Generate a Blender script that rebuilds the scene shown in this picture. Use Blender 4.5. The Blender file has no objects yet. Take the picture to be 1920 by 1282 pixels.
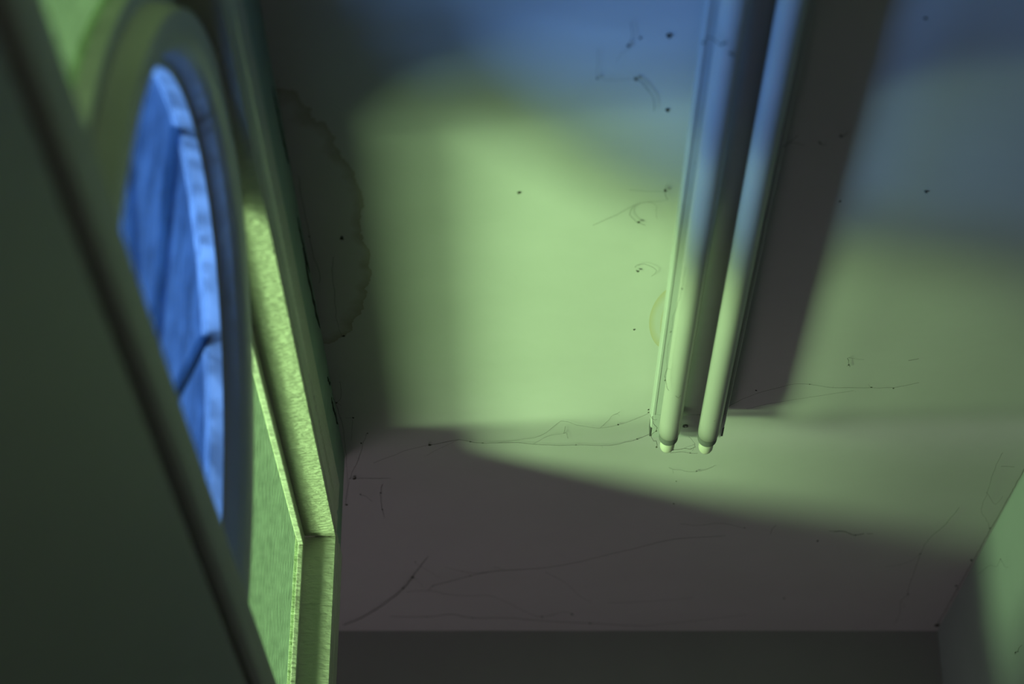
import bpy, bmesh, math, random
from mathutils import Vector, Matrix

random.seed(7)
S = bpy.context.scene
C = bpy.context.collection

# ------------------------------------------------------------------ camera
CAMZ = 1.55                    # eye height; heights below are given above the eye (z) and shifted by CAMZ
F = 3733.0                     # focal length in pixels of the 1920 px wide frame (70 mm)
PX, PY = 975.0, 641.0          # principal point
TH = math.atan(1975.0 / F)     # the camera looks up by about 28 degrees
CT, ST = math.cos(TH), math.sin(TH)
cam_d = bpy.data.cameras.new('camera')
cam = bpy.data.objects.new('camera', cam_d)
C.objects.link(cam)
cam.location = (0, 0, CAMZ)
cam.rotation_euler = (math.pi / 2 + TH, 0, 0)
cam_d.lens = 70.0
cam_d.sensor_width = 36.0
cam_d.shift_x = -15.0 / 1920.0
cam_d.clip_start = 0.02
cam_d.dof.use_dof = True
cam_d.dof.focus_distance = 3.35
cam_d.dof.aperture_fstop = 2.8
S.camera = cam

# ------------------------------------------------------------------ view, world, outdoor light
S.view_settings.view_transform = 'Standard'
S.view_settings.look = 'None'
S.view_settings.gamma = 1.0
S.view_settings.use_curve_mapping = False
S.view_settings.exposure = 0.0
S.cycles.max_bounces = 10
S.cycles.diffuse_bounces = 4
S.cycles.transparent_max_bounces = 16
S.cycles.caustics_reflective = False

w = bpy.data.worlds.new('dusk_sky')
S.world = w
w.use_nodes = True
bg = w.node_tree.nodes['Background']
bg.inputs[0].default_value = (0.88, 0.96, 1.0, 1)
bg.inputs[1].default_value = 0.14

WALL_X = -0.317
CEIL = 1.5
HEAD = 1.292                   # underside of the window head
JAMB = 3.149                   # far side of the window opening
CORNER = Vector((-0.315, JAMB, HEAD + CAMZ))


def lamp_area(name, d, t, size, sizey, power, shape='DISK'):
    ld = bpy.data.lights.new(name, 'AREA')
    ld.shape = shape
    ld.size = size
    if shape in ('RECTANGLE', 'ELLIPSE'):
        ld.size_y = sizey
    ld.energy = power
    o = bpy.data.objects.new(name, ld)
    o.location = CORNER + Vector(d) * t
    aim = Vector((-0.36, 2.3, 1.0 + CAMZ)) - o.location
    o.rotation_euler = aim.to_track_quat('-Z', 'Y').to_euler()
    C.objects.link(o)
    return o


# assumed, unseen area lights outside, added to shine up through the coloured glass
lamp_area('assumed_main_light', (-1, -0.446, -0.80), 5.2, 1.40, 2.00, 880, 'ELLIPSE')
lamp_area('assumed_steep_light', (-1, -0.02, -1.12), 3.4, 0.36, 4.6, 390, 'ELLIPSE')
far_strip = lamp_area('assumed_far_light', (-1, -0.446, -0.42), 14.0, 2.2, 9.0, 6000, 'RECTANGLE')
far_strip.location.z = CORNER.z - 0.80 * 5.2
far_strip.rotation_euler = (math.pi, 0, math.atan2(-0.446, -1) + math.pi / 2)
# assumed, unseen dim light low in the alcove, and a fill light added behind the camera
for nm, loc, en, col in (('assumed_alcove_light', (-0.70, 3.74, 0.75), 12.5, (1.0, 0.82, 0.93)), ('rear_fill', (0.45, -1.1, 1.2), 5.5, (1.0, 0.86, 0.92))):
    ld = bpy.data.lights.new(nm, 'POINT')
    ld.energy = en
    ld.color = col
    ld.shadow_soft_size = 0.30
    lo = bpy.data.objects.new(nm, ld)
    lo.location = loc
    C.objects.link(lo)

# ------------------------------------------------------------------ helpers


def H(z):
    return z + CAMZ


def lin(c):
    return tuple(((x / 255) / 12.92 if x / 255 <= .04045 else ((x / 255 + .055) / 1.055) ** 2.4) for x in c) + (1,)


def at(px, py, z):
    """point of the horizontal plane z (above the eye) seen at pixel px, py"""
    e = TH + math.atan((PY - py) / F)
    y = z / math.tan(e)
    d = y * CT + z * ST
    return Vector(((px - PX) / F * d, y, H(z)))


def obj(name, bm, mat, parent=None, smooth=False):
    me = bpy.data.meshes.new(name)
    bmesh.ops.recalc_face_normals(bm, faces=bm.faces)
    bm.to_mesh(me)
    bm.free()
    if smooth:
        for p in me.polygons:
            p.use_smooth = True
    if mat:
        me.materials.append(mat)
    o = bpy.data.objects.new(name, me)
    C.objects.link(o)
    if parent:
        o.parent = parent
        o.matrix_parent_inverse = parent.matrix_world.inverted()
    return o


def empty(name, loc):
    o = bpy.data.objects.new(name, None)
    o.empty_display_size = 0.1
    C.objects.link(o)
    o.location = loc
    bpy.context.view_layer.update()
    return o


def tag(o, label=None, cat=None, kind=None, group=None):
    if label:
        o['label'] = label
    if cat:
        o['category'] = cat
    if kind:
        o['kind'] = kind
    if group:
        o['group'] = group
    return o


def box(bm, x0, x1, y0, y1, z0, z1, bevel=0.0):
    r = bmesh.ops.create_cube(bm, size=1)
    vs = r['verts']
    for v in vs:
        v.co = Vector(((x0 + x1) / 2 + v.co.x * (x1 - x0), (y0 + y1) / 2 + v.co.y * (y1 - y0), (z0 + z1) / 2 + v.co.z * (z1 - z0)))
    if bevel:
        es = {e for v in vs for e in v.link_edges}
        bmesh.ops.bevel(bm, geom=list(es), offset=bevel, segments=2, profile=0.5, affect='EDGES')
    return bm


def lathe_y(bm, cx, cz, prof, n=32):
    """surface of revolution about a line parallel to Y; prof = [(y, r), ...]"""
    rings = []
    for y, r in prof:
        if r < 1e-6:
            rings.append([bm.verts.new((cx, y, cz))])
        else:
            rings.append([bm.verts.new((cx + r * math.cos(2 * math.pi * k / n), y, cz + r * math.sin(2 * math.pi * k / n))) for k in range(n)])
    for a, b in zip(rings, rings[1:]):
        for k in range(n):
            k2 = (k + 1) % n
            if len(a) == 1 and len(b) == 1:
                continue
            if len(a) == 1:
                bm.faces.new((a[0], b[k], b[k2]))
            elif len(b) == 1:
                bm.faces.new((a[k], a[k2], b[0]))
            else:
                bm.faces.new((a[k], a[k2], b[k2], b[k]))
    return bm


def strand(bm, pts, r0, r1=None, sides=4):
    """thin tube along a polyline"""
    r1 = r0 if r1 is None else r1
    rings = []
    n = len(pts)
    for i, p in enumerate(pts):
        t = (pts[min(i + 1, n - 1)] - pts[max(i - 1, 0)])
        if t.length < 1e-9:
            t = Vector((1, 0, 0))
        t.normalize()
        u = t.cross(Vector((0, 0, 1)))
        if u.length < 1e-3:
            u = t.cross(Vector((0, 1, 0)))
        u.normalize()
        v = t.cross(u)
        r = r0 + (r1 - r0) * i / max(1, n - 1)
        rings.append([bm.verts.new(p + (u * math.cos(2 * math.pi * k / sides) + v * math.sin(2 * math.pi * k / sides)) * r) for k in range(sides)])
    for a, b in zip(rings, rings[1:]):
        for k in range(sides):
            k2 = (k + 1) % sides
            bm.faces.new((a[k], a[k2], b[k2], b[k]))
    bm.faces.new(rings[0])
    bm.faces.new(rings[-1])


# ------------------------------------------------------------------ materials
class N:
    def __init__(self, name):
        self.m = bpy.data.materials.new(name)
        self.m.use_nodes = True
        self.t = self.m.node_tree
        self.t.nodes.clear()
        self.out = self.add('ShaderNodeOutputMaterial')

    def add(self, typ, **kw):
        n = self.t.nodes.new(typ)
        for k, v in kw.items():
            if k.startswith('i_'):
                key = k[2:]
                key = int(key) if key.isdigit() else key.replace('_', ' ')
                n.inputs[key].default_value = v
            else:
                setattr(n, k, v)
        return n

    def link(self, a, ao, b, bi):
        self.t.links.new(a.outputs[ao], b.inputs[bi])

    def math(self, op, a, b=None, clamp=False):
        n = self.add('ShaderNodeMath', operation=op)
        n.use_clamp = clamp
        for i, v in enumerate((a, b)):
            if v is None:
                continue
            if isinstance(v, (int, float)):
                n.inputs[i].default_value = v
            else:
                self.t.links.new(v, n.inputs[i])
        return n.outputs[0]


ALBEDO_SCALE = 0.65                    # every paint colour is darkened evenly to weaken the green bounced light


def paint(name, col, dirt=None, rough=0.6, scale=6.0, amount=0.25, bump=0.05, bscale=(60, 60, 60), specks=0.0, coat=0.0, bdist=0.002):
    dirt = dirt or tuple(c * .8 for c in col[:3])
    col, dirt = tuple(c * ALBEDO_SCALE for c in col[:3]) + (1,), tuple(c * ALBEDO_SCALE for c in dirt[:3]) + (1,)
    a = N(name)
    g = a.add('ShaderNodeNewGeometry')
    nz = a.add('ShaderNodeTexNoise', i_Scale=scale, i_Detail=6.0, i_Roughness=0.65)
    a.link(g, 'Position', nz, 'Vector')
    rp = a.add('ShaderNodeValToRGB')
    rp.color_ramp.elements[0].position = 0.35
    rp.color_ramp.elements[1].position = 0.75
    a.link(nz, 'Fac', rp, 'Fac')
    mx = a.add('ShaderNodeMix', data_type='RGBA')
    mx.inputs['A'].default_value = col
    mx.inputs['B'].default_value = dirt
    fac = a.math('MULTIPLY', rp.outputs['Color'], amount)
    a.t.links.new(fac, mx.inputs['Factor'])
    cur = mx.outputs['Result']
    if specks:
        vo = a.add('ShaderNodeTexNoise', i_Scale=85.0, i_Detail=2.0)
        a.link(g, 'Position', vo, 'Vector')
        s = a.math('SUBTRACT', vo.outputs['Fac'], 0.74)
        s = a.math('MULTIPLY', s, 25.0, clamp=True)
        s = a.math('MULTIPLY', s, specks)
        m2 = a.add('ShaderNodeMix', data_type='RGBA')
        a.t.links.new(s, m2.inputs['Factor'])
        a.t.links.new(cur, m2.inputs['A'])
        m2.inputs['B'].default_value = (0.05, 0.045, 0.03, 1)
        cur = m2.outputs['Result']
    b = a.add('ShaderNodeBsdfPrincipled', i_Roughness=rough)
    a.t.links.new(cur, b.inputs['Base Color'])
    b.inputs['Coat Weight'].default_value = coat
    b.inputs['Coat Roughness'].default_value = 0.2
    if bump:
        mp = a.add('ShaderNodeMapping')
        mp.inputs['Scale'].default_value = bscale
        a.link(g, 'Position', mp, 'Vector')
        n2 = a.add('ShaderNodeTexNoise', i_Scale=1.0, i_Detail=3.0)
        a.link(mp, 'Vector', n2, 'Vector')
        bp = a.add('ShaderNodeBump', i_Strength=bump, i_Distance=bdist)
        a.link(n2, 'Fac', bp, 'Height')
        a.link(bp, 'Normal', b, 'Normal')
    a.link(b, 'BSDF', a.out, 'Surface')
    a.bsdf = b
    a.col = cur
    return a


def glass(name, through, body, fac, scale, streak, low=.6):
    """coloured obscure glass: part of the light passes straight, part is scattered in the textured sheet"""
    a = N(name)
    g = a.add('ShaderNodeNewGeometry')
    mp = a.add('ShaderNodeMapping')
    mp.inputs['Scale'].default_value = scale
    mp.inputs['Rotation'].default_value = (math.radians(streak), 0, 0)
    a.link(g, 'Position', mp, 'Vector')
    nz = a.add('ShaderNodeTexNoise', i_Scale=1.0, i_Detail=4.0, i_Roughness=0.6)
    a.link(mp, 'Vector', nz, 'Vector')
    rp = a.add('ShaderNodeValToRGB')
    rp.color_ramp.elements[0].position = 0.3
    rp.color_ramp.elements[1].position = 0.72
    rp.color_ramp.elements[0].color = tuple(c * .62 for c in body[:3]) + (1,)
    rp.color_ramp.elements[1].color = tuple(min(1, c * 1.15 + .05) for c in body[:3]) + (1,)
    a.link(nz, 'Fac', rp, 'Fac')
    tr = a.add('ShaderNodeBsdfTransparent')
    rt = a.add('ShaderNodeValToRGB')
    rt.color_ramp.elements[0].position = 0.36
    rt.color_ramp.elements[1].position = 0.60
    rt.color_ramp.elements[0].color = tuple(c * low for c in through[:3]) + (1,)
    rt.color_ramp.elements[1].color = tuple(min(1, c) for c in through[:3]) + (1,)
    a.link(nz, 'Fac', rt, 'Fac')
    a.link(rt, 'Color', tr, 'Color')
    tl = a.add('ShaderNodeBsdfTranslucent')
    a.link(rp, 'Color', tl, 'Color')
    bp = a.add('ShaderNodeBump', i_Strength=0.5, i_Distance=0.002)
    a.link(nz, 'Fac', bp, 'Height')
    a.link(bp, 'Normal', tl, 'Normal')
    mx = a.add('ShaderNodeMixShader')
    mx.inputs[0].default_value = fac
    a.link(tr, 0, mx, 1)
    a.link(tl, 0, mx, 2)
    gl = a.add('ShaderNodeBsdfGlossy', i_Roughness=0.25)
    gl.inputs['Color'].default_value = (1, 1, 1, 1)
    a.link(bp, 'Normal', gl, 'Normal')
    m2 = a.add('ShaderNodeMixShader')
    m2.inputs[0].default_value = 0.03
    a.link(mx, 0, m2, 1)
    a.link(gl, 0, m2, 2)
    a.link(m2, 0, a.out, 'Surface')
    return a.m


def ceiling_material():
    a = paint('ceiling_paint', (.80, .79, .77, 1), (.66, .66, .62, 1), rough=.8, scale=5, amount=.35, bump=.15, bscale=(45, 45, 45), specks=0.0, bdist=.001)
    g = a.add('ShaderNodeNewGeometry')
    nz = a.add('ShaderNodeTexNoise', i_Scale=9.0, i_Detail=5.0, i_Roughness=0.6)
    a.link(g, 'Position', nz, 'Vector')
    sep = a.add('ShaderNodeSeparateXYZ')
    a.link(g, 'Position', sep, 'Vector')
    wob = a.math('SUBTRACT', nz.outputs['Fac'], .5)
    cur = a.col

    def stain(c, rx, ry, width, wobble, col, strength, fillv):
        nonlocal cur
        dx = a.math('DIVIDE', a.math('SUBTRACT', sep.outputs['X'], c[0]), rx)
        dy = a.math('DIVIDE', a.math('SUBTRACT', sep.outputs['Y'], c[1]), ry)
        d = a.math('SQRT', a.math('ADD', a.math('MULTIPLY', dx, dx), a.math('MULTIPLY', dy, dy)))
        d = a.math('ADD', d, a.math('MULTIPLY', wob, wobble))
        # tide mark: sharp outside, fading inwards, as a dried water stain does
        inside = a.math('LESS_THAN', d, 1.0)
        edge = a.math('SUBTRACT', 1.0, a.math('DIVIDE', a.math('SUBTRACT', 1.0, d), width), clamp=True)
        k = a.math('MULTIPLY', inside, a.math('ADD', a.math('MULTIPLY', edge, strength), fillv))
        m = a.add('ShaderNodeMix', data_type='RGBA')
        a.t.links.new(k, m.inputs['Factor'])
        a.t.links.new(cur, m.inputs['A'])
        m.inputs['B'].default_value = col
        cur = m.outputs['Result']
    p0, p1, p2 = at(560, 430, CEIL), at(686, 440, CEIL), at(610, 190, CEIL)
    stain((p0.x, p0.y), p1.x - p0.x, (p0.y - p2.y) * 1.1, .16, .7, (.25, .19, .09, 1), .55, .03)
    q0, q1 = at(1262, 598, CEIL), at(1218, 598, CEIL)
    stain((q0.x, q0.y), q0.x - q1.x, .105, .28, .06, (.46, .39, .17, 1), .55, .08)
    stain((q0.x + .004, q0.y + .01), (q0.x - q1.x) * .62, .095, .12, .06, (.46, .39, .17, 1), .5, .0)
    a.t.links.new(cur, a.bsdf.inputs['Base Color'])
    return a.m


M = {}
M['ceiling'] = ceiling_material()
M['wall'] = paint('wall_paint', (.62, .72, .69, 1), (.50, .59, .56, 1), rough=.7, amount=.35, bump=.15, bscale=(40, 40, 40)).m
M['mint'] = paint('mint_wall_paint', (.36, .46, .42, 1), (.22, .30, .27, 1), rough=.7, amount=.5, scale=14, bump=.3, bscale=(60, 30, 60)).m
M['far'] = paint('far_wall_paint', (.60, .60, .58, 1), (.51, .51, .49, 1), rough=.8, amount=.35).m
M['trim'] = paint('cream_gloss_paint', (.74, .73, .62, 1), (.5, .5, .38, 1), rough=.42, amount=.35, scale=18, bump=.9, bscale=(55, 130, 130), specks=.5, coat=.35, bdist=.004).m
M['ring'] = paint('ring_paint', (.68, .66, .64, 1), (.52, .50, .48, 1), rough=.5, amount=.3, scale=14, bump=.3, bscale=(90, 90, 90), coat=.2).m
M['panel'] = paint('panel_paint', (.40, .37, .36, 1), (.33, .31, .30, 1), rough=.6, amount=.3, scale=3).m
M['rail'] = paint('rail_paint', (.62, .59, .53, 1), (.50, .48, .43, 1), rough=.6, amount=.3, scale=4).m
M['bar'] = paint('bar_paint_gap_shade', (.012, .012, .014, 1), rough=.6, bump=0).m
M['green'] = glass('green_glass', (.765, 1.0, .66, 1), (.30, .80, .12, 1), .02, (1, 105, 48), 8, .74)
M['blue'] = glass('blue_glass', (.35, .555, .88, 1), (.11, .34, .92, 1), .07, (1, 55, 18), 0)
M['outside'] = paint('outer_render', (.39, .40, .43, 1), (.32, .33, .355, 1), rough=.9, amount=.4, scale=4).m
M['ripple'] = paint('rippled_gloss_paint', (.76, .75, .60, 1), (.6, .6, .45, 1), rough=.38, amount=.25, scale=18, bump=1.0, bscale=(70, 190, 190), coat=.4, bdist=.008).m
M['floor'] = paint('floor_concrete', (.13, .13, .125, 1), rough=.8).m
M['ground'] = paint('yard_ground', (.20, .20, .18, 1), rough=.9).m
M['steel'] = paint('white_enamel_steel', (.66, .68, .67, 1), (.54, .55, .50, 1), rough=.4, amount=.3, scale=20, bump=0, specks=.5, coat=.2).m
M['dark_hole'] = paint('dark_crevice', (.012, .012, .010, 1), rough=.9, bump=0).m
M['rubber'] = paint('grey_gasket', (.20, .21, .20, 1), rough=.6, bump=0).m
M['cap'] = paint('ivory_plastic', (.80, .79, .66, 1), rough=.4, bump=0, amount=.15).m
M['screw'] = paint('screw_steel_tab_shade', (.10, .10, .10, 1), rough=.4, bump=0).m
M['web'] = paint('dusty_web', (.085, .075, .055, 1), rough=.95, bump=0).m


def tube_material():
    a = N('phosphor_tube')
    g = a.add('ShaderNodeNewGeometry')
    nz = a.add('ShaderNodeTexNoise', i_Scale=70.0, i_Detail=3.0)
    a.link(g, 'Position', nz, 'Vector')
    s = a.math('MULTIPLY', a.math('SUBTRACT', nz.outputs['Fac'], .76), 22., clamp=True)
    mx = a.add('ShaderNodeMix', data_type='RGBA')
    mx.inputs['A'].default_value = (.43, .42, .40, 1)
    mx.inputs['B'].default_value = (.10, .09, .07, 1)
    a.t.links.new(s, mx.inputs['Factor'])
    # old tubes blacken towards their ends
    sp = a.add('ShaderNodeSeparateXYZ')
    a.link(g, 'Position', sp, 'Vector')
    e = a.math('DIVIDE', a.math('SUBTRACT', sp.outputs['Y'], 2.94), .065, clamp=True)
    e = a.math('MULTIPLY', a.math('MULTIPLY', e, e), .62)
    m3 = a.add('ShaderNodeMix', data_type='RGBA')
    a.t.links.new(e, m3.inputs['Factor'])
    a.t.links.new(mx.outputs['Result'], m3.inputs['A'])
    m3.inputs['B'].default_value = (.11, .11, .09, 1)
    mx = m3
    b = a.add('ShaderNodeBsdfPrincipled', i_Roughness=0.3)
    b.inputs['Specular IOR Level'].default_value = 0.35
    a.t.links.new(mx.outputs['Result'], b.inputs['Base Color'])
    tl = a.add('ShaderNodeBsdfTranslucent')
    tl.inputs[0].default_value = (.75, .75, .70, 1)
    ms = a.add('ShaderNodeMixShader')
    ms.inputs[0].default_value = .06
    a.link(b, 0, ms, 1)
    a.link(tl, 0, ms, 2)
    a.link(ms, 0, a.out, 'Surface')
    return a.m


M['tube'] = tube_material()

# ------------------------------------------------------------------ room shell
RIGHT = 0.926
FARY = 4.205
ENDY = 3.28                    # free end of the window partition
REC = -1.0                     # side wall of the alcove behind the partition
BACK = -1.6
TOPZ = H(CEIL)
EX = -0.383                    # outer face of the partition


def structure(name, bm, mat, label=None):
    return tag(obj(name, bm, mat), label, kind='structure')


bm = box(bmesh.new(), EX, RIGHT + .12, BACK - .12, FARY + .12, TOPZ, TOPZ + .1)
box(bm, REC - .12, EX, ENDY + .04, FARY + .12, TOPZ, TOPZ + .1)
structure('ceiling', bm, M['ceiling'], 'stained white plaster ceiling')
bm = box(bmesh.new(), REC - .12, RIGHT + .12, BACK - .12, FARY + .12, -.1, 0)
structure('floor', bm, M['floor'], 'bare concrete floor')
bm = box(bmesh.new(), RIGHT, RIGHT + .12, BACK - .12, FARY + .12, 0, TOPZ)
structure('wall_right', bm, M['wall'], 'pale wall at the right catching green light')
bm = box(bmesh.new(), REC - .12, RIGHT, FARY, FARY + .12, 0, TOPZ)
structure('wall_far', bm, M['far'], 'dim end wall below the ceiling')
bm = box(bmesh.new(), EX, RIGHT, BACK - .12, BACK, 0, TOPZ)
structure('wall_back', bm, M['wall'], 'wall behind the camera')

# partition with the fanlight opening
N0, SILL = 0.535, 0.730
bm = bmesh.new()
box(bm, EX, WALL_X, BACK, ENDY, H(HEAD + .0125), TOPZ)
box(bm, EX, WALL_X, JAMB + .0125, ENDY, 0, H(HEAD + .0125))
box(bm, EX, WALL_X, BACK, N0 - .0125, 0, H(HEAD + .0125))
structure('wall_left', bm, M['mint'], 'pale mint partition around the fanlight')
bm = box(bmesh.new(), EX, WALL_X, N0, JAMB, 0, H(SILL), bevel=.003)
structure('door_1', bm, M['panel'], 'flat painted panel below the fanlight')

# alcove beyond the end of the partition, and the outer wall that closes it
bm = box(bmesh.new(), REC - .12, EX, ENDY - .02, ENDY + .04, -2.4, TOPZ + 1.6)
structure('wall_outside', bm, M['outside'], 'rendered outer wall seen dimly through the glass')
bm = box(bmesh.new(), REC - .12, REC, ENDY + .04, FARY, 0, TOPZ)
structure('wall_alcove', bm, M['wall'], 'side wall of the alcove beyond the partition')
bm = box(bmesh.new(), -26, EX, -16, 9, -2.6, -2.4)
structure('ground', bm, M['ground'], 'yard outside the window')

# ------------------------------------------------------------------ window
CY, CZ = 1.842, 0.842          # centre of the fanlight arch
GX = -0.377                    # glass plane
win = empty('window_1', (GX, CY, H(CZ)))
tag(win, 'fanlight of blue and green glass in a painted frame', kind='structure')


def arch(name, prof, mat, a0=0., a1=180., n=72, zmax=None, y0=None):
    """closed profile [(radius, x)] swept round the arch"""
    bm = bmesh.new()
    rows = []
    for i in range(n + 1):
        a = math.radians(a0 + (a1 - a0) * i / n)
        row = []
        for r, x in prof:
            z = CZ + r * math.sin(a)
            if zmax:
                z = min(z, zmax)
            row.append(bm.verts.new((x, CY + r * math.cos(a), H(z))))
        rows.append(row)
    m = len(prof)
    for a, b in zip(rows, rows[1:]):
        for k in range(m):
            k2 = (k + 1) % m
            bm.faces.new((a[k], a[k2], b[k2], b[k]))
    bm.faces.new(rows[0])
    bm.faces.new(rows[-1])
    return obj(name, bm, mat, win)


# arch ring: slim face towards the room, stepped and splayed to the glass on both sides
ring_prof = [(.400, -.384), (.394, -.360), (.401, -.359), (.404, -.350), (.408, -.342), (.415, -.3355), (.423, -.3315), (.431, -.330), (.448, -.330), (.4505, -.332),
             (.454, -.346), (.457, -.357), (.476, -.358), (.474, -.384)]
arch('arch_ring', ring_prof, M['ring'], zmax=HEAD - .0005)

# blue panes, one between each pair of glazing bars
for k in range(4):
    a0, a1 = 45 * k + .6, 45 * k + 44.4
    bm = bmesh.new()
    n = 12
    pts = [(.03, a0)] + [(.402, a0 + (a1 - a0) * i / n) for i in range(n + 1)] + [(.03, a1)]
    f, b = [], []
    for r, a in pts:
        y, z = CY + r * math.cos(math.radians(a)), H(CZ + r * math.sin(math.radians(a)))
        f.append(bm.verts.new((GX + .002, y, z)))
        b.append(bm.verts.new((GX - .002, y, z)))
    bm.faces.new(f)
    bm.faces.new(b[::-1])
    for i in range(len(pts)):
        j = (i + 1) % len(pts)
        bm.faces.new((f[i], b[i], b[j], f[j]))
    tag(obj('glass_pane', bm, M['blue'], win), 'blue streaked glass')
# glazing bars outside the blue panes
for k in (45, 90, 135):
    bm = box(bmesh.new(), -.008, 0, .02, .40, -.0065, .0065)
    a = math.radians(k)
    for v in bm.verts:
        r, t = v.co.y, v.co.z
        v.co = Vector((GX - .0025 + v.co.x, CY + r * math.cos(a) - t * math.sin(a), H(CZ + r * math.sin(a) + t * math.cos(a))))
    obj('glazing_bar', bm, M['bar'], win)
bm = bmesh.new()
for x0 in (0,):
    vs = []
    for i in range(25):
        a = math.pi * i / 24
        vs.append((CY + .034 * math.cos(a), H(CZ + .034 * math.sin(a))))
    f = [bm.verts.new((GX + .004, y, z)) for y, z in vs]
    b = [bm.verts.new((GX - .019, y, z)) for y, z in vs]
    bm.faces.new(f)
    bm.faces.new(b[::-1])
    for i in range(len(vs)):
        j = (i + 1) % len(vs)
        bm.faces.new((f[i], b[i], b[j], f[j]))
obj('hub', bm, M['bar'], win)

# green spandrel panes either side of the arch
GTOP, GFAR = HEAD - .006, JAMB - .004
for sgn in (1, -1):
    bm = bmesh.new()
    pts = []
    n = 40
    amax = math.degrees(math.asin(min(1, (GTOP - CZ) / .470)))
    for i in range(n + 1):
        a = math.radians(amax * i / n)
        pts.append((.470 * math.cos(a), .470 * math.sin(a)))
    half = GFAR - CY
    pts += [(half, GTOP - CZ), (half, 0)]
    f, b = [], []
    for r, z in pts:
        f.append(bm.verts.new((GX + .002, CY + sgn * r, H(CZ + z))))
        b.append(bm.verts.new((GX - .002, CY + sgn * r, H(CZ + z))))
    m = len(pts)
    c = m - 2                       # the upper outer corner sees the whole arc: fan from it
    for i in range(m):
        j = (i + 1) % m
        bm.faces.new((f[i], b[i], b[j], f[j]))
        if c not in (i, j):
            bm.faces.new((f[c], f[i], f[j]))
            bm.faces.new((b[c], b[j], b[i]))
    tag(obj('glass_pane', bm, M['green'], win), 'green mottled glass')

# glazing beads round the rectangle and the bars that hold the glass from outside
BD = .022
bm = box(bmesh.new(), -.3750, -.3655, N0 + .001, JAMB - .001, H(HEAD - BD), H(HEAD - .0003), bevel=.0015)
obj('glazing_bead', bm, M['trim'], win)
for y0, y1 in ((JAMB - BD + .004, JAMB - .0003), (N0 + .0003, N0 + BD - .004)):
    bm = box(bmesh.new(), -.3750, -.3655, y0, y1, H(CZ), H(HEAD - BD - .0008), bevel=.0015)
    obj('glazing_bead', bm, M['trim'], win)
# moulded rail under the glass
bm = bmesh.new()
prof = [(-.3825, .8415), (-.340, .8415), (-.328, .838), (-.322, .832), (-.3205, .822), (-.3205, .790), (-.3225, .781), (-.328, .775), (-.3825, .775)]
ra = [bm.verts.new((x, N0 + .001, H(z))) for x, z in prof]
rb = [bm.verts.new((x, JAMB - .001, H(z))) for x, z in prof]
for i in range(len(prof)):
    j = (i + 1) % len(prof)
    bm.faces.new((ra[i], ra[j], rb[j], rb[i]))
bm.faces.new(ra)
bm.faces.new(rb)
obj('transom_rail', bm, M['rail'], win)
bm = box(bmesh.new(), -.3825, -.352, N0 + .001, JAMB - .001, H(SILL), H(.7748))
obj('shadow_gap', bm, M['bar'], win)  # near-black colour stands in for the shade inside the groove

# lining of the opening (soffit and jambs), lit by the glass
bm = box(bmesh.new(), -.3825, -.3135, N0 - .012, JAMB + .012, H(HEAD), H(HEAD + .012), bevel=.0008)
obj('head_lining', bm, M['ripple'], win)
bm = box(bmesh.new(), -.3825, -.3135, JAMB, JAMB + .012, H(.80), H(HEAD - .0006), bevel=.0008)
obj('jamb_lining', bm, M['trim'], win)
bm = box(bmesh.new(), -.3825, -.3135, N0 - .012, N0, H(.80), H(HEAD - .0006), bevel=.0008)
obj('jamb_lining', bm, M['trim'], win)

# casing on the room side of the opening
cas = empty('trim_1', (-.313, CY, H(HEAD)))
tag(cas, 'painted timber casing around the fanlight', kind='structure')
cprof = [(0, .0), (.0035, .002), (.004, .03), (.0015, .034), (.0015, .04), (.004, .046), (.0045, .095), (.002, .104), (0, .106)]


def casing(name, along, a0, a1):
    bm = bmesh.new()
    ends = []
    for a in (a0, a1):
        row = []
        for dx, u in cprof:
            if along == 'Y':
                row.append(bm.verts.new((WALL_X + .0003 + dx, a, H(HEAD + .0125 + u * .93))))
            else:
                row.append(bm.verts.new((WALL_X + .0003 + dx, JAMB + .0125 + u * 1.08, H(a))))
        ends.append(row)
    n = len(cprof)
    for i in range(n):
        j = (i + 1) % n
        bm.faces.new((ends[0][i], ends[0][j], ends[1][j], ends[1][i]))
    bm.faces.new(ends[0])
    bm.faces.new(ends[1])
    return obj(name, bm, M['trim'], cas)


casing('casing_board', 'Y', N0 - .12, JAMB + .012)
casing('casing_board', 'Z', -CAMZ + .01, HEAD + .012)

# open joint where the mint wall plaster has parted from the ceiling
for (ya, yb, wd) in ((2.42, 2.60, .006), (2.50, 2.78, .010), (3.00, 3.13, .007), (2.92, 2.97, .004), (2.1, 2.3, .006)):
    bm = bmesh.new()
    n = 12
    up, dn, fu, fd = [], [], [], []
    for i in range(n + 1):
        t = i / n
        y = ya + (yb - ya) * t
        hgt = wd * (math.sin(math.pi * t) ** .7) * (1 + .25 * math.sin(9 * t)) + .0004
        zc = H(CEIL) - .004 - .012 * (1 - t) - .006 * random.random()
        up.append(bm.verts.new((WALL_X - .002, y, zc)))
        dn.append(bm.verts.new((WALL_X - .002, y, zc - hgt)))
        fu.append(bm.verts.new((WALL_X + .0007, y, zc)))
        fd.append(bm.verts.new((WALL_X + .0007, y, zc - hgt)))
    for i in range(n):
        bm.faces.new((fu[i], fu[i + 1], fd[i + 1], fd[i]))
        bm.faces.new((up[i], up[i + 1], fu[i + 1], fu[i]))
        bm.faces.new((dn[i], dn[i + 1], fd[i + 1], fd[i]))
    o = obj('plaster_crack', bm, M['dark_hole'], bpy.data.objects['wall_left'])

# ------------------------------------------------------------------ fluorescent light
LX0, LX1 = .2207, .3465
LY0, LY1 = 1.54, 3.085
LZ = 1.448
lt = empty('fluorescent_light', ((LX0 + LX1) / 2, (LY0 + LY1) / 2, TOPZ))
tag(lt, 'twin-tube fluorescent light in a white steel tray on the ceiling', 'light')
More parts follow.
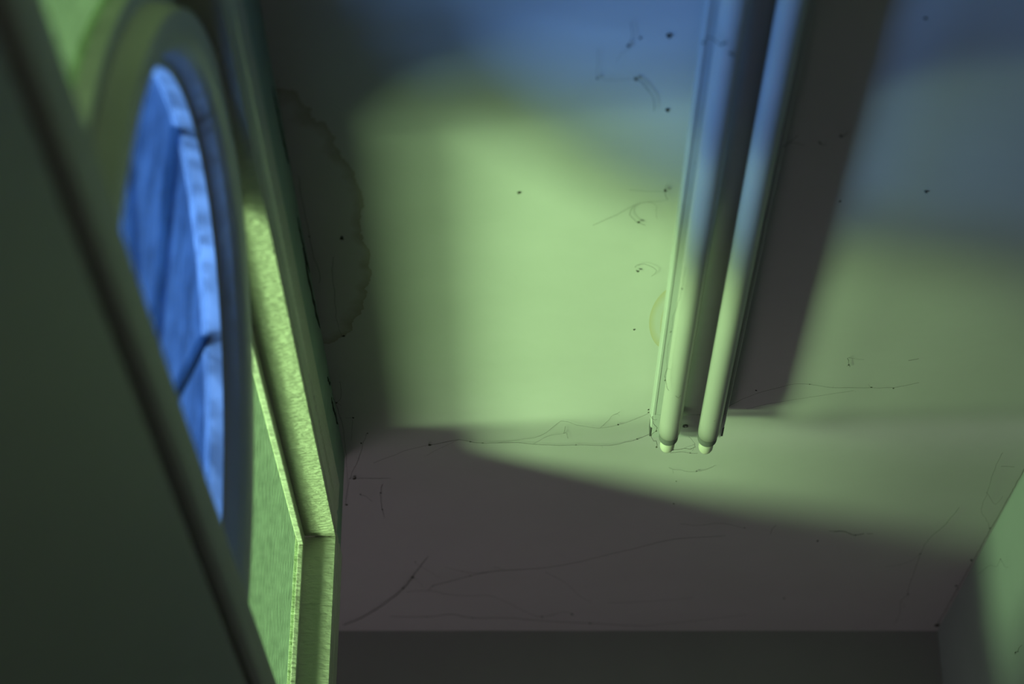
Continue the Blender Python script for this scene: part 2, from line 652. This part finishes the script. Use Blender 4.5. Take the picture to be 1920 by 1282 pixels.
# tray: an inverted shallow channel with rolled lips
bm = bmesh.new()
LT = LZ + .027
pr = [(LX0 + .0015, LT), (LX0, LT - .001), (LX0, LZ + .003), (LX0 + .0015, LZ), (LX0 + .0048, LZ), (LX0 + .0060, LZ + .0008), (LX1 - .0060, LZ + .0008),
      (LX1 - .0048, LZ), (LX1 - .0015, LZ), (LX1, LZ + .003), (LX1, LT - .001), (LX1 - .0015, LT)]
YB = LY1 - .038
ends = [[bm.verts.new((x, y, H(z))) for x, z in pr] for y in (LY0, YB)]
for i in range(len(pr)):
    j = (i + 1) % len(pr)
    bm.faces.new((ends[0][i], ends[0][j], ends[1][j], ends[1][i]))
bm.faces.new(ends[0])
bm.faces.new(ends[1])
obj('tray', bm, M['steel'], lt)
bm = box(bmesh.new(), LX0 + .022, LX1 - .022, LY0 + .02, YB - .03, H(LT), TOPZ - .0003, bevel=.002)
obj('spine', bm, M['steel'], lt)
# end plate slipped into the tray, a little narrower, with side tabs and a screw
bm = box(bmesh.new(), LX0 + .0035, LX1 - .0035, YB - .05, LY1, H(LZ - .0004), H(LZ + .006), bevel=.0004)
box(bm, LX0 + .0035, LX0 + .0052, YB - .02, LY1, H(LZ + .006), H(LT - .004))
box(bm, LX1 - .0052, LX1 - .0035, YB - .02, LY1, H(LZ + .006), H(LT - .004))
ep = obj('end_plate', bm, M['steel'], lt)
for x0 in (LX0 + .0002, LX1 - .0034):
    bm = box(bmesh.new(), x0, x0 + .0032, YB + .002, LY1 - .002, H(LZ + .001), H(LZ + .020))
    obj('shaded_tab', bm, M['screw'], ep)  # coloured dark to stand in for the shade on the side tabs
bm = bmesh.new()
SX, SY = at(1285, 797, LZ).x, at(1285, 797, LZ).y
bmesh.ops.create_cone(bm, cap_ends=True, segments=20, radius1=.0048, radius2=.0042, depth=.003, matrix=Matrix.Translation((SX, SY, H(LZ - .0010))))
sc_ = obj('screw', bm, M['screw'], ep)
bm = box(bmesh.new(), SX - .0006, SX + .0018, SY - .001, SY + .0022, H(LZ - .0030), H(LZ - .0018))
obj('screw_slot', bm, M['steel'], ep)

TZ = 1.418
TR = .0178
for cx in (.2485, .3139):
    ye = 3.004 if cx < .27 else 3.009
    bm = bmesh.new()
    prof = [(LY0 + .03, 0.0), (LY0 + .03, TR * .9), (LY0 + .036, TR)]
    prof += [(ye - .022, TR), (ye - .012, TR * .985), (ye - .005, TR * .95), (ye, TR * .90), (ye, 0.0)]
    lathe_y(bm, cx, H(TZ), prof, 40)
    tb = obj('fluorescent_tube', bm, M['tube'], lt, smooth=True)
    bm = bmesh.new()
    lathe_y(bm, cx, H(TZ), [(ye - .001, 0), (ye - .001, TR * .905), (ye + .017, TR * .90), (ye + .017, 0)], 40)
    obj('gasket_ring', bm, M['rubber'], tb)
    bm = bmesh.new()
    lathe_y(bm, cx, H(TZ), [(ye + .009, 0), (ye + .009, TR * .70), (ye + .050, TR * .69), (ye + .056, TR * .62), (ye + .060, TR * .45), (ye + .062, TR * .2), (ye + .062, 0)], 40)
    obj('end_cap', bm, M['cap'], tb, smooth=True)
    # holder that carries the tube from the tray
    for y0 in (ye - .045, LY0 + .06):
        bm = box(bmesh.new(), cx - .009, cx + .009, y0, y0 + .014, H(TZ + .010), H(LZ + .0007), bevel=.002)
        obj('tube_holder', bm, M['steel'], lt)

# ------------------------------------------------------------------ cobwebs
def on_wall(px, py, x):
    """point of the side wall plane X = x seen at pixel px, py"""
    d = F * x / (px - PX)
    v = (PY - py) / F * d
    return Vector((x, d * CT - v * ST, H(d * ST + v * CT)))


def fine(pts, jit):
    """subdivide a polyline smoothly and shake it a little, as dusty silk sags and kinks"""
    out = []
    n = len(pts)
    for i in range(n - 1):
        p0, p1, p2, p3 = pts[max(i - 1, 0)], pts[i], pts[i + 1], pts[min(i + 2, n - 1)]
        k = max(2, int((p2 - p1).length / .012))
        for j in range(k):
            t = j / k
            q = .5 * ((2 * p1) + (p2 - p0) * t + (2 * p0 - 5 * p1 + 4 * p2 - p3) * t * t + (3 * p1 - p0 - 3 * p2 + p3) * t ** 3)
            q = q + Vector((random.uniform(-jit, jit), random.uniform(-jit, jit), random.uniform(-jit, 0) * .5))
            out.append(q)
    out.append(pts[-1].copy())
    return out


def knot(bm, p, r):
    m = Matrix.Translation(p) @ Matrix.Rotation(random.random() * 6, 4, 'Z') @ Matrix.Diagonal((1.6, 1, .7, 1))
    res = bmesh.ops.create_icosphere(bm, subdivisions=1, radius=r, matrix=m)
    for v in res['verts']:
        v.co += Vector([random.uniform(-r, r) * .3 for _ in range(3)])


def cobweb(label, strands, knots=(), z=CEIL - .004, wall=None, group='cobwebs'):
    bm = bmesh.new()
    conv = (lambda p: on_wall(p[0], p[1], wall)) if wall else (lambda p: at(p[0], p[1], p[2] if len(p) > 2 else z))
    for r, pts in strands:
        P = [conv(p) for p in pts]
        P = fine(P, .0011)
        strand(bm, P, r * .00022, r * .00018)
        # wisps of dust clinging to the strand
        for q in P[::3]:
            if random.random() < .30:
                e = q + Vector((random.uniform(-.006, .006), random.uniform(-.009, .009), -random.uniform(0, .0015)))
                strand(bm, [q, (q + e) / 2 + Vector((.001, 0, 0)), e], .0001 * r, .00006, 3)
    for x, y, r in knots:
        knot(bm, conv((x, y)), r * .001)
    o = obj('cobweb', bm, M['web'])
    tag(o, label, 'cobweb', group=group)
    return o


TB = TZ - TR - .0008
cobweb('long sagging cobweb from the left casing side to the tray end of the light',
       [(1.6, [(805, 834), (832, 829), (860, 824), (880, 827), (900, 830), (920, 830), (940, 830), (970, 829), (1000, 832), (1035, 834), (1080, 834), (1110, 834), (1145, 835), (1172, 829), (1195, 823), (1217, 814)]),
        (1, [(700, 868), (730, 856), (765, 843), (805, 834)]), (.9, [(935, 829), (970, 824), (1000, 820), (1025, 810), (1052, 789), (1082, 796), (1125, 802), (1160, 796), (1195, 784), (1215, 775)]),
        (1, [(1125, 802), (1142, 785), (1150, 778), (1162, 772)]), (1, [(1059, 799), (1057, 812), (1063, 810), (1065, 822)]), (.7, [(1000, 832), (1020, 820), (1040, 814), (1060, 812)]),
        (.7, [(800, 853), (830, 838), (860, 824)])],
       [(806, 834, 2.6), (882, 828, 1.3), (1080, 834, 1.2), (1159, 796, 1.3), (905, 830, 1.2), (1195, 823, 1.4)])
cobweb('tangled cobweb strung between the two tube end caps',
       [(1.6, [(1258, 843), (1272, 842.5), (1283, 840), (1294, 841), (1304, 838)]), (1.4, [(1256, 848), (1266.6, 847.5), (1277.5, 846), (1294, 849), (1308, 849.6)]),
        (.9, [(1292, 818.5), (1299, 825), (1304, 835), (1300, 838), (1298, 845)]), (.8, [(1283, 840), (1298, 834), (1302, 833), (1304, 837)])],
       [(1262, 843, 1.5), (1294, 849, 1.0), (1296, 841, .9)], z=TZ - .006)
cobweb('dark cobweb strands dangling along the left fluorescent tube',
       [(1.5, [(1250, 690), (1247, 713), (1254, 732)]), (.8, [(1284, 500), (1279, 541), (1267, 580), (1261, 595), (1260, 616), (1257, 628), (1252, 656), (1250, 690)]), (1.1, [(1267, 742), (1272, 745), (1276, 741)])],
       [(1247, 713, 1.2), (1279, 541, 1.2), (1258, 622, 1.1)], z=TB)
cobweb('crumpled cobweb clinging beside the end of the left tube',
       [(1.8, [(1224, 780), (1226, 793), (1231.5, 801), (1230, 808), (1223, 812), (1222, 818), (1226, 826), (1231, 826), (1231, 840)]), (1, [(1219, 776), (1223, 785), (1232, 786)])],
       [(1230, 808, 1.3), (1231, 838, 1.5), (1216, 768, 1.6), (1216, 773, 1.2)], z=TZ + .01)
cobweb('thin cobweb running right across the shadow of the light',
       [(1.0, [(1364, 763), (1393, 748), (1419, 737), (1467, 724.5), (1489, 719), (1518, 720), (1562, 726), (1632, 726), (1676, 726), (1723, 717)]), (.7, [(1400, 766), (1450, 755), (1520, 744), (1600, 732)]),
        (.7, [(1632, 726), (1628, 720)])], [(1518, 720, .9), (1634, 726, 1.1), (1675, 728, 1.1)])
cobweb('short upright cobweb scrap right of the shadow', [(1.5, [(1589.5, 671), (1591, 680), (1593, 688)]), (.7, [(1590, 671), (1605, 672), (1620, 674)])], [(1591, 684, 1.0)])
cobweb('short level cobweb scrap nearest the right wall', [(1.5, [(1703, 675), (1713, 674), (1723, 672)])])
cobweb('hooked cobweb at the right edge of the upper tray',
       [(1.8, [(1467, 279), (1472, 271), (1478, 268), (1486, 262), (1496, 253)]), (1.2, [(1480, 268), (1495, 268), (1508, 272)])], [(1469, 274, 1.5)])
cobweb('dark cobweb fleck right of the hooked cobweb', [(1.8, [(1536, 264), (1540, 271), (1550, 270)])], [(1538, 268, 1.2)])
cobweb('dark cobweb fleck with a tail in the light shadow', [(1.8, [(1577, 255), (1584, 253), (1591, 247)])], [(1577, 255, 2)])
cobweb('wavy dusty cobweb draped over the top of the left tube',
       [(2.6, [(1318, 79), (1324, 72), (1331, 70), (1338, 73), (1342, 78), (1349, 84), (1354, 83), (1360, 79)]), (2.6, [(1366, 99), (1372, 101), (1380, 105)])], [(1319, 80, 1.6), (1354, 83, 1.6), (1369, 100, 1.6)], z=TB)
cobweb('hanging cobweb near the top left of the light', [(1.3, [(1184, 40), (1185, 60), (1183, 75), (1178, 88)]), (.8, [(1178, 88), (1165, 100), (1155, 115)])], [(1178, 86, 2.0)])
cobweb('curled cobweb with a dark head left of the upper tray',
       [(.8, [(1120, 90), (1121, 120), (1120, 147), (1155, 149), (1190, 148)]), (1.7, [(1190, 148), (1200, 153), (1210, 163), (1220, 175), (1226, 188), (1226, 208)]), (1.2, [(1192, 148), (1198, 147), (1210, 158), (1220, 175)])],
       [(1192, 148, 2.4), (1120, 147, 1.5)])
cobweb('scratchy cobweb at the edge of the green light beside the tray',
       [(1.4, [(1252, 374), (1247, 360), (1251, 345)]), (.9, [(1111, 422), (1155, 403), (1188, 385), (1215, 378)]), (1.5, [(1188, 385), (1181, 403), (1190, 411), (1197, 417), (1210, 422)]), (.7, [(1180, 355), (1215, 358), (1247, 360)]), (.7, [(1215, 378), (1240, 376), (1252, 374)]),
        (.7, [(1215, 378), (1232, 386), (1230, 400), (1232, 410)])], [(1248, 357, 2.2), (1197, 417, 2.0)])
cobweb('small crooked cobweb left of the light on the brightest green', [(1.2, [(1191, 502), (1195, 496), (1205, 495), (1215, 497), (1232, 506), (1221, 518)]), ], [(1196, 508, 2.2)])
cobweb('thick dusty cobweb rising from the far end of the casing',
       [(4.0, [(644, 1171), (673, 1160), (699, 1146), (725, 1129), (754, 1105), (774, 1081)]), (2.6, [(774, 1081), (791, 1058), (803, 1043)]), (.8, [(774, 1081), (785, 1090), (795, 1102)]), (.8, [(778, 1055), (800, 1068), (825, 1083)])],
       [(774, 1082, 2.2), (756, 1102, 2.2), (779, 1053, 1.2)])
cobweb('long cobweb arcing across the dark ceiling towards the light',
       [(1.6, [(803, 1107), (811, 1098), (838, 1091), (882, 1079), (915, 1072), (948, 1069), (996, 1066), (1029, 1063), (1088, 1052), (1150, 1037), (1201, 1025), (1253, 1012), (1293, 1008), (1360, 1004)]),
        (1, [(1022, 1072), (1058, 1091), (1088, 1118), (1108, 1128)]), (.9, [(835, 1063), (882, 1074), (915, 1072)]), (.9, [(925, 1062), (948, 1069)])], [(812, 1098, 1.4), (882, 1079, 1.4), (867, 1071, 1.2)])
cobweb('drooping cobweb just below the long arcing one',
       [(1.1, [(761, 1109), (805, 1107), (857, 1116), (915, 1116), (941, 1124), (985, 1146), (1016, 1156), (1058, 1147), (1080, 1155)]), (1, [(1016, 1156), (1040, 1152)])], [(1016, 1156, 1.8), (1072, 1151, 2.0)])
cobweb('dusty cobweb hugging the joint above the end wall',
       [(1.8, [(732, 1155), (798, 1156), (846, 1151), (886, 1158), (952, 1158), (1014, 1163), (1106, 1168), (1205, 1173)]), (1, [(1205, 1173), (1297, 1164), (1400, 1152)]), (.9, [(1140, 1130), (1230, 1126), (1300, 1120)])], [(800, 1156, 1.8), (886, 1158, 1.8), (1106, 1168, 2.0)])
cobweb('cobweb in the corner above the far casing, with a dark knot',
       [(1.6, [(655, 897), (664, 897), (695, 896), (730, 896)]), (1.2, [(675, 927), (688, 931), (698, 940)]), (1.3, [(718, 908), (713, 922), (717, 955), (721, 970)]), (1, [(688, 812), (680, 834), (672, 860), (655, 900), (648, 940)]),
        (.9, [(650, 870), (652, 915), (647, 948)])], [(665, 897, 3.0), (676, 927, 1.4), (717, 955, 1.5), (650, 946, 2.0), (714, 924, 1.5)])
cobweb('straggling cobwebs along the top of the mint wall',
       [(1.3, [(560, 330), (566, 370), (572, 400), (580, 444), (589, 483), (600, 511), (598, 531)]), (1.3, [(592, 585), (600, 640), (610, 700), (619, 725), (625, 745), (631, 759), (637.5, 783), (644, 801), (647, 833), (650, 870)]),
        (1, [(637, 715), (639, 747), (631, 753), (640, 760)]), (.8, [(648, 783), (662, 783)]), (.8, [(661, 787), (659, 825)]), (1, [(625, 480), (623, 515), (628, 560), (631, 600), (640, 630)]), (1, [(520, 150), (532, 240), (546, 320)])],
       [(662, 783, 1.5), (644, 630, 2.0), (641, 445, 2.2), (631, 755, 1.6), (677, 831, 1.6), (689, 812, 1.2), (580, 444, 1.2)])
cobweb('forked cobweb bridging ceiling and right wall',
       [(1.1, [(1880, 848), (1865, 878), (1851, 922), (1840, 955), (1850, 975), (1856, 992)]), (1, [(1851, 922), (1866, 945), (1880, 930)]), (1.3, [(1878, 874), (1890, 874), (1902, 875)])], [(1856, 990, 1.3)], z=CEIL - .006)
cobweb('crinkled cobweb hanging down towards the dark right corner',
       [(1.5, [(1799, 951), (1770, 985), (1742, 1010), (1726, 1036), (1715, 1069), (1704, 1100), (1700, 1116), (1689, 1127), (1686, 1153), (1675, 1169)]), (1, [(1689, 1127), (1697, 1135), (1690, 1140)]), (.8, [(1726, 1036), (1700, 1055), (1660, 1062)])], [(1726, 1038, 1.4), (1703, 1114, 1.6)])
cobweb('short thick cobweb in the dim ceiling near the right wall', [(2.6, [(1565, 996), (1587, 996), (1601, 1003), (1620, 1000)]), (1.2, [(1555, 995), (1565, 996)]), (1.6, [(1625, 1000), (1637, 1000)])], [(1604, 1003, 1.4)])
cobweb('faint wavering cobweb below the green patch', [(.9, [(1275, 982), (1312, 984), (1340, 981), (1359, 981), (1396, 990)]), (1.6, [(1445.5, 1001), (1447, 992), (1455, 984)])], [(1396, 989, 1.4)])
cobweb('faint looped cobweb just below the tube end caps', [(1.2, [(1255, 876), (1262, 880), (1275, 880), (1290, 884), (1306, 883.5), (1325, 880), (1341, 872)]), (.8, [(1262, 880), (1262, 888)])], [(1306, 883, 1.8), (1268, 902, 1.2)])
cobweb('zigzag cobweb high on the right wall', [(1, [(1835, 1075), (1855, 1060), (1869, 1061), (1876, 1047), (1884, 1061), (1890, 1062)])], [(1876, 1048, 1.0)], wall=RIGHT - .003)
cobweb('hooked cobweb low on the right wall', [(1.7, [(1902, 1226), (1905, 1221), (1909, 1222), (1911, 1213), (1916, 1209)])], [(1904, 1223, 1.4)], wall=RIGHT - .003)
cobweb('grimy cobweb packed along the joint of ceiling and right wall',
       [(2.4, [(1757, 1172), (1790, 1112), (1822, 1055), (1850, 1005), (1880, 951), (1905, 907), (1925, 871)])], [(1757, 1172, 4.0), (1793, 1098, 2.0), (1821, 1050, 2.4), (1795, 1104, 1.6)], z=CEIL - .003)

# loose dark clumps of dust stuck to the ceiling
for x, y, r, lab in (
        (1254, 65, 2.8, 'largest dark dust clump, on the blue ceiling left of the light'),
        (1200, 70, 1.6, 'small dust clump between the hanging cobweb and the largest clump'),
        (1251, 205, 2.4, 'round dust clump close to the left edge of the upper tray'),
        (973, 360, 2.0, 'lone dust clump in the middle of the green patch'),
        (1189, 617, 1.4, 'dust speck on bright green ceiling beside the yellow ring stain'),
        (1533, 1013, 1.8, 'dust speck just left of the short thick cobweb'),
        (1263, 943, 1.5, 'dust speck on the shadow line below the tube ends'),
        (1736, 358, 2.0, 'dust clump on the blue ceiling far right of the light'),
        (1735, 33, 2.0, 'dust clump near the top edge right of the light shadow'),
        (1575, 376, 1.6, 'dust speck on the right border of the light shadow'),
        (1418, 731, 1.4, 'dust speck low in the shadow beside the right tube'),
        (1470, 1120, 2.0, 'dust clump on the dark ceiling above the end wall'),
        (641, 446, 2.2, 'dust clump beside the brown water stain')):
    bm = bmesh.new()
    knot(bm, at(x, y, CEIL) - Vector((0, 0, r * .0007)), r * .001)
    tag(obj('dust_clump', bm, M['web']), lab, 'dust', group='dust clumps on the ceiling')
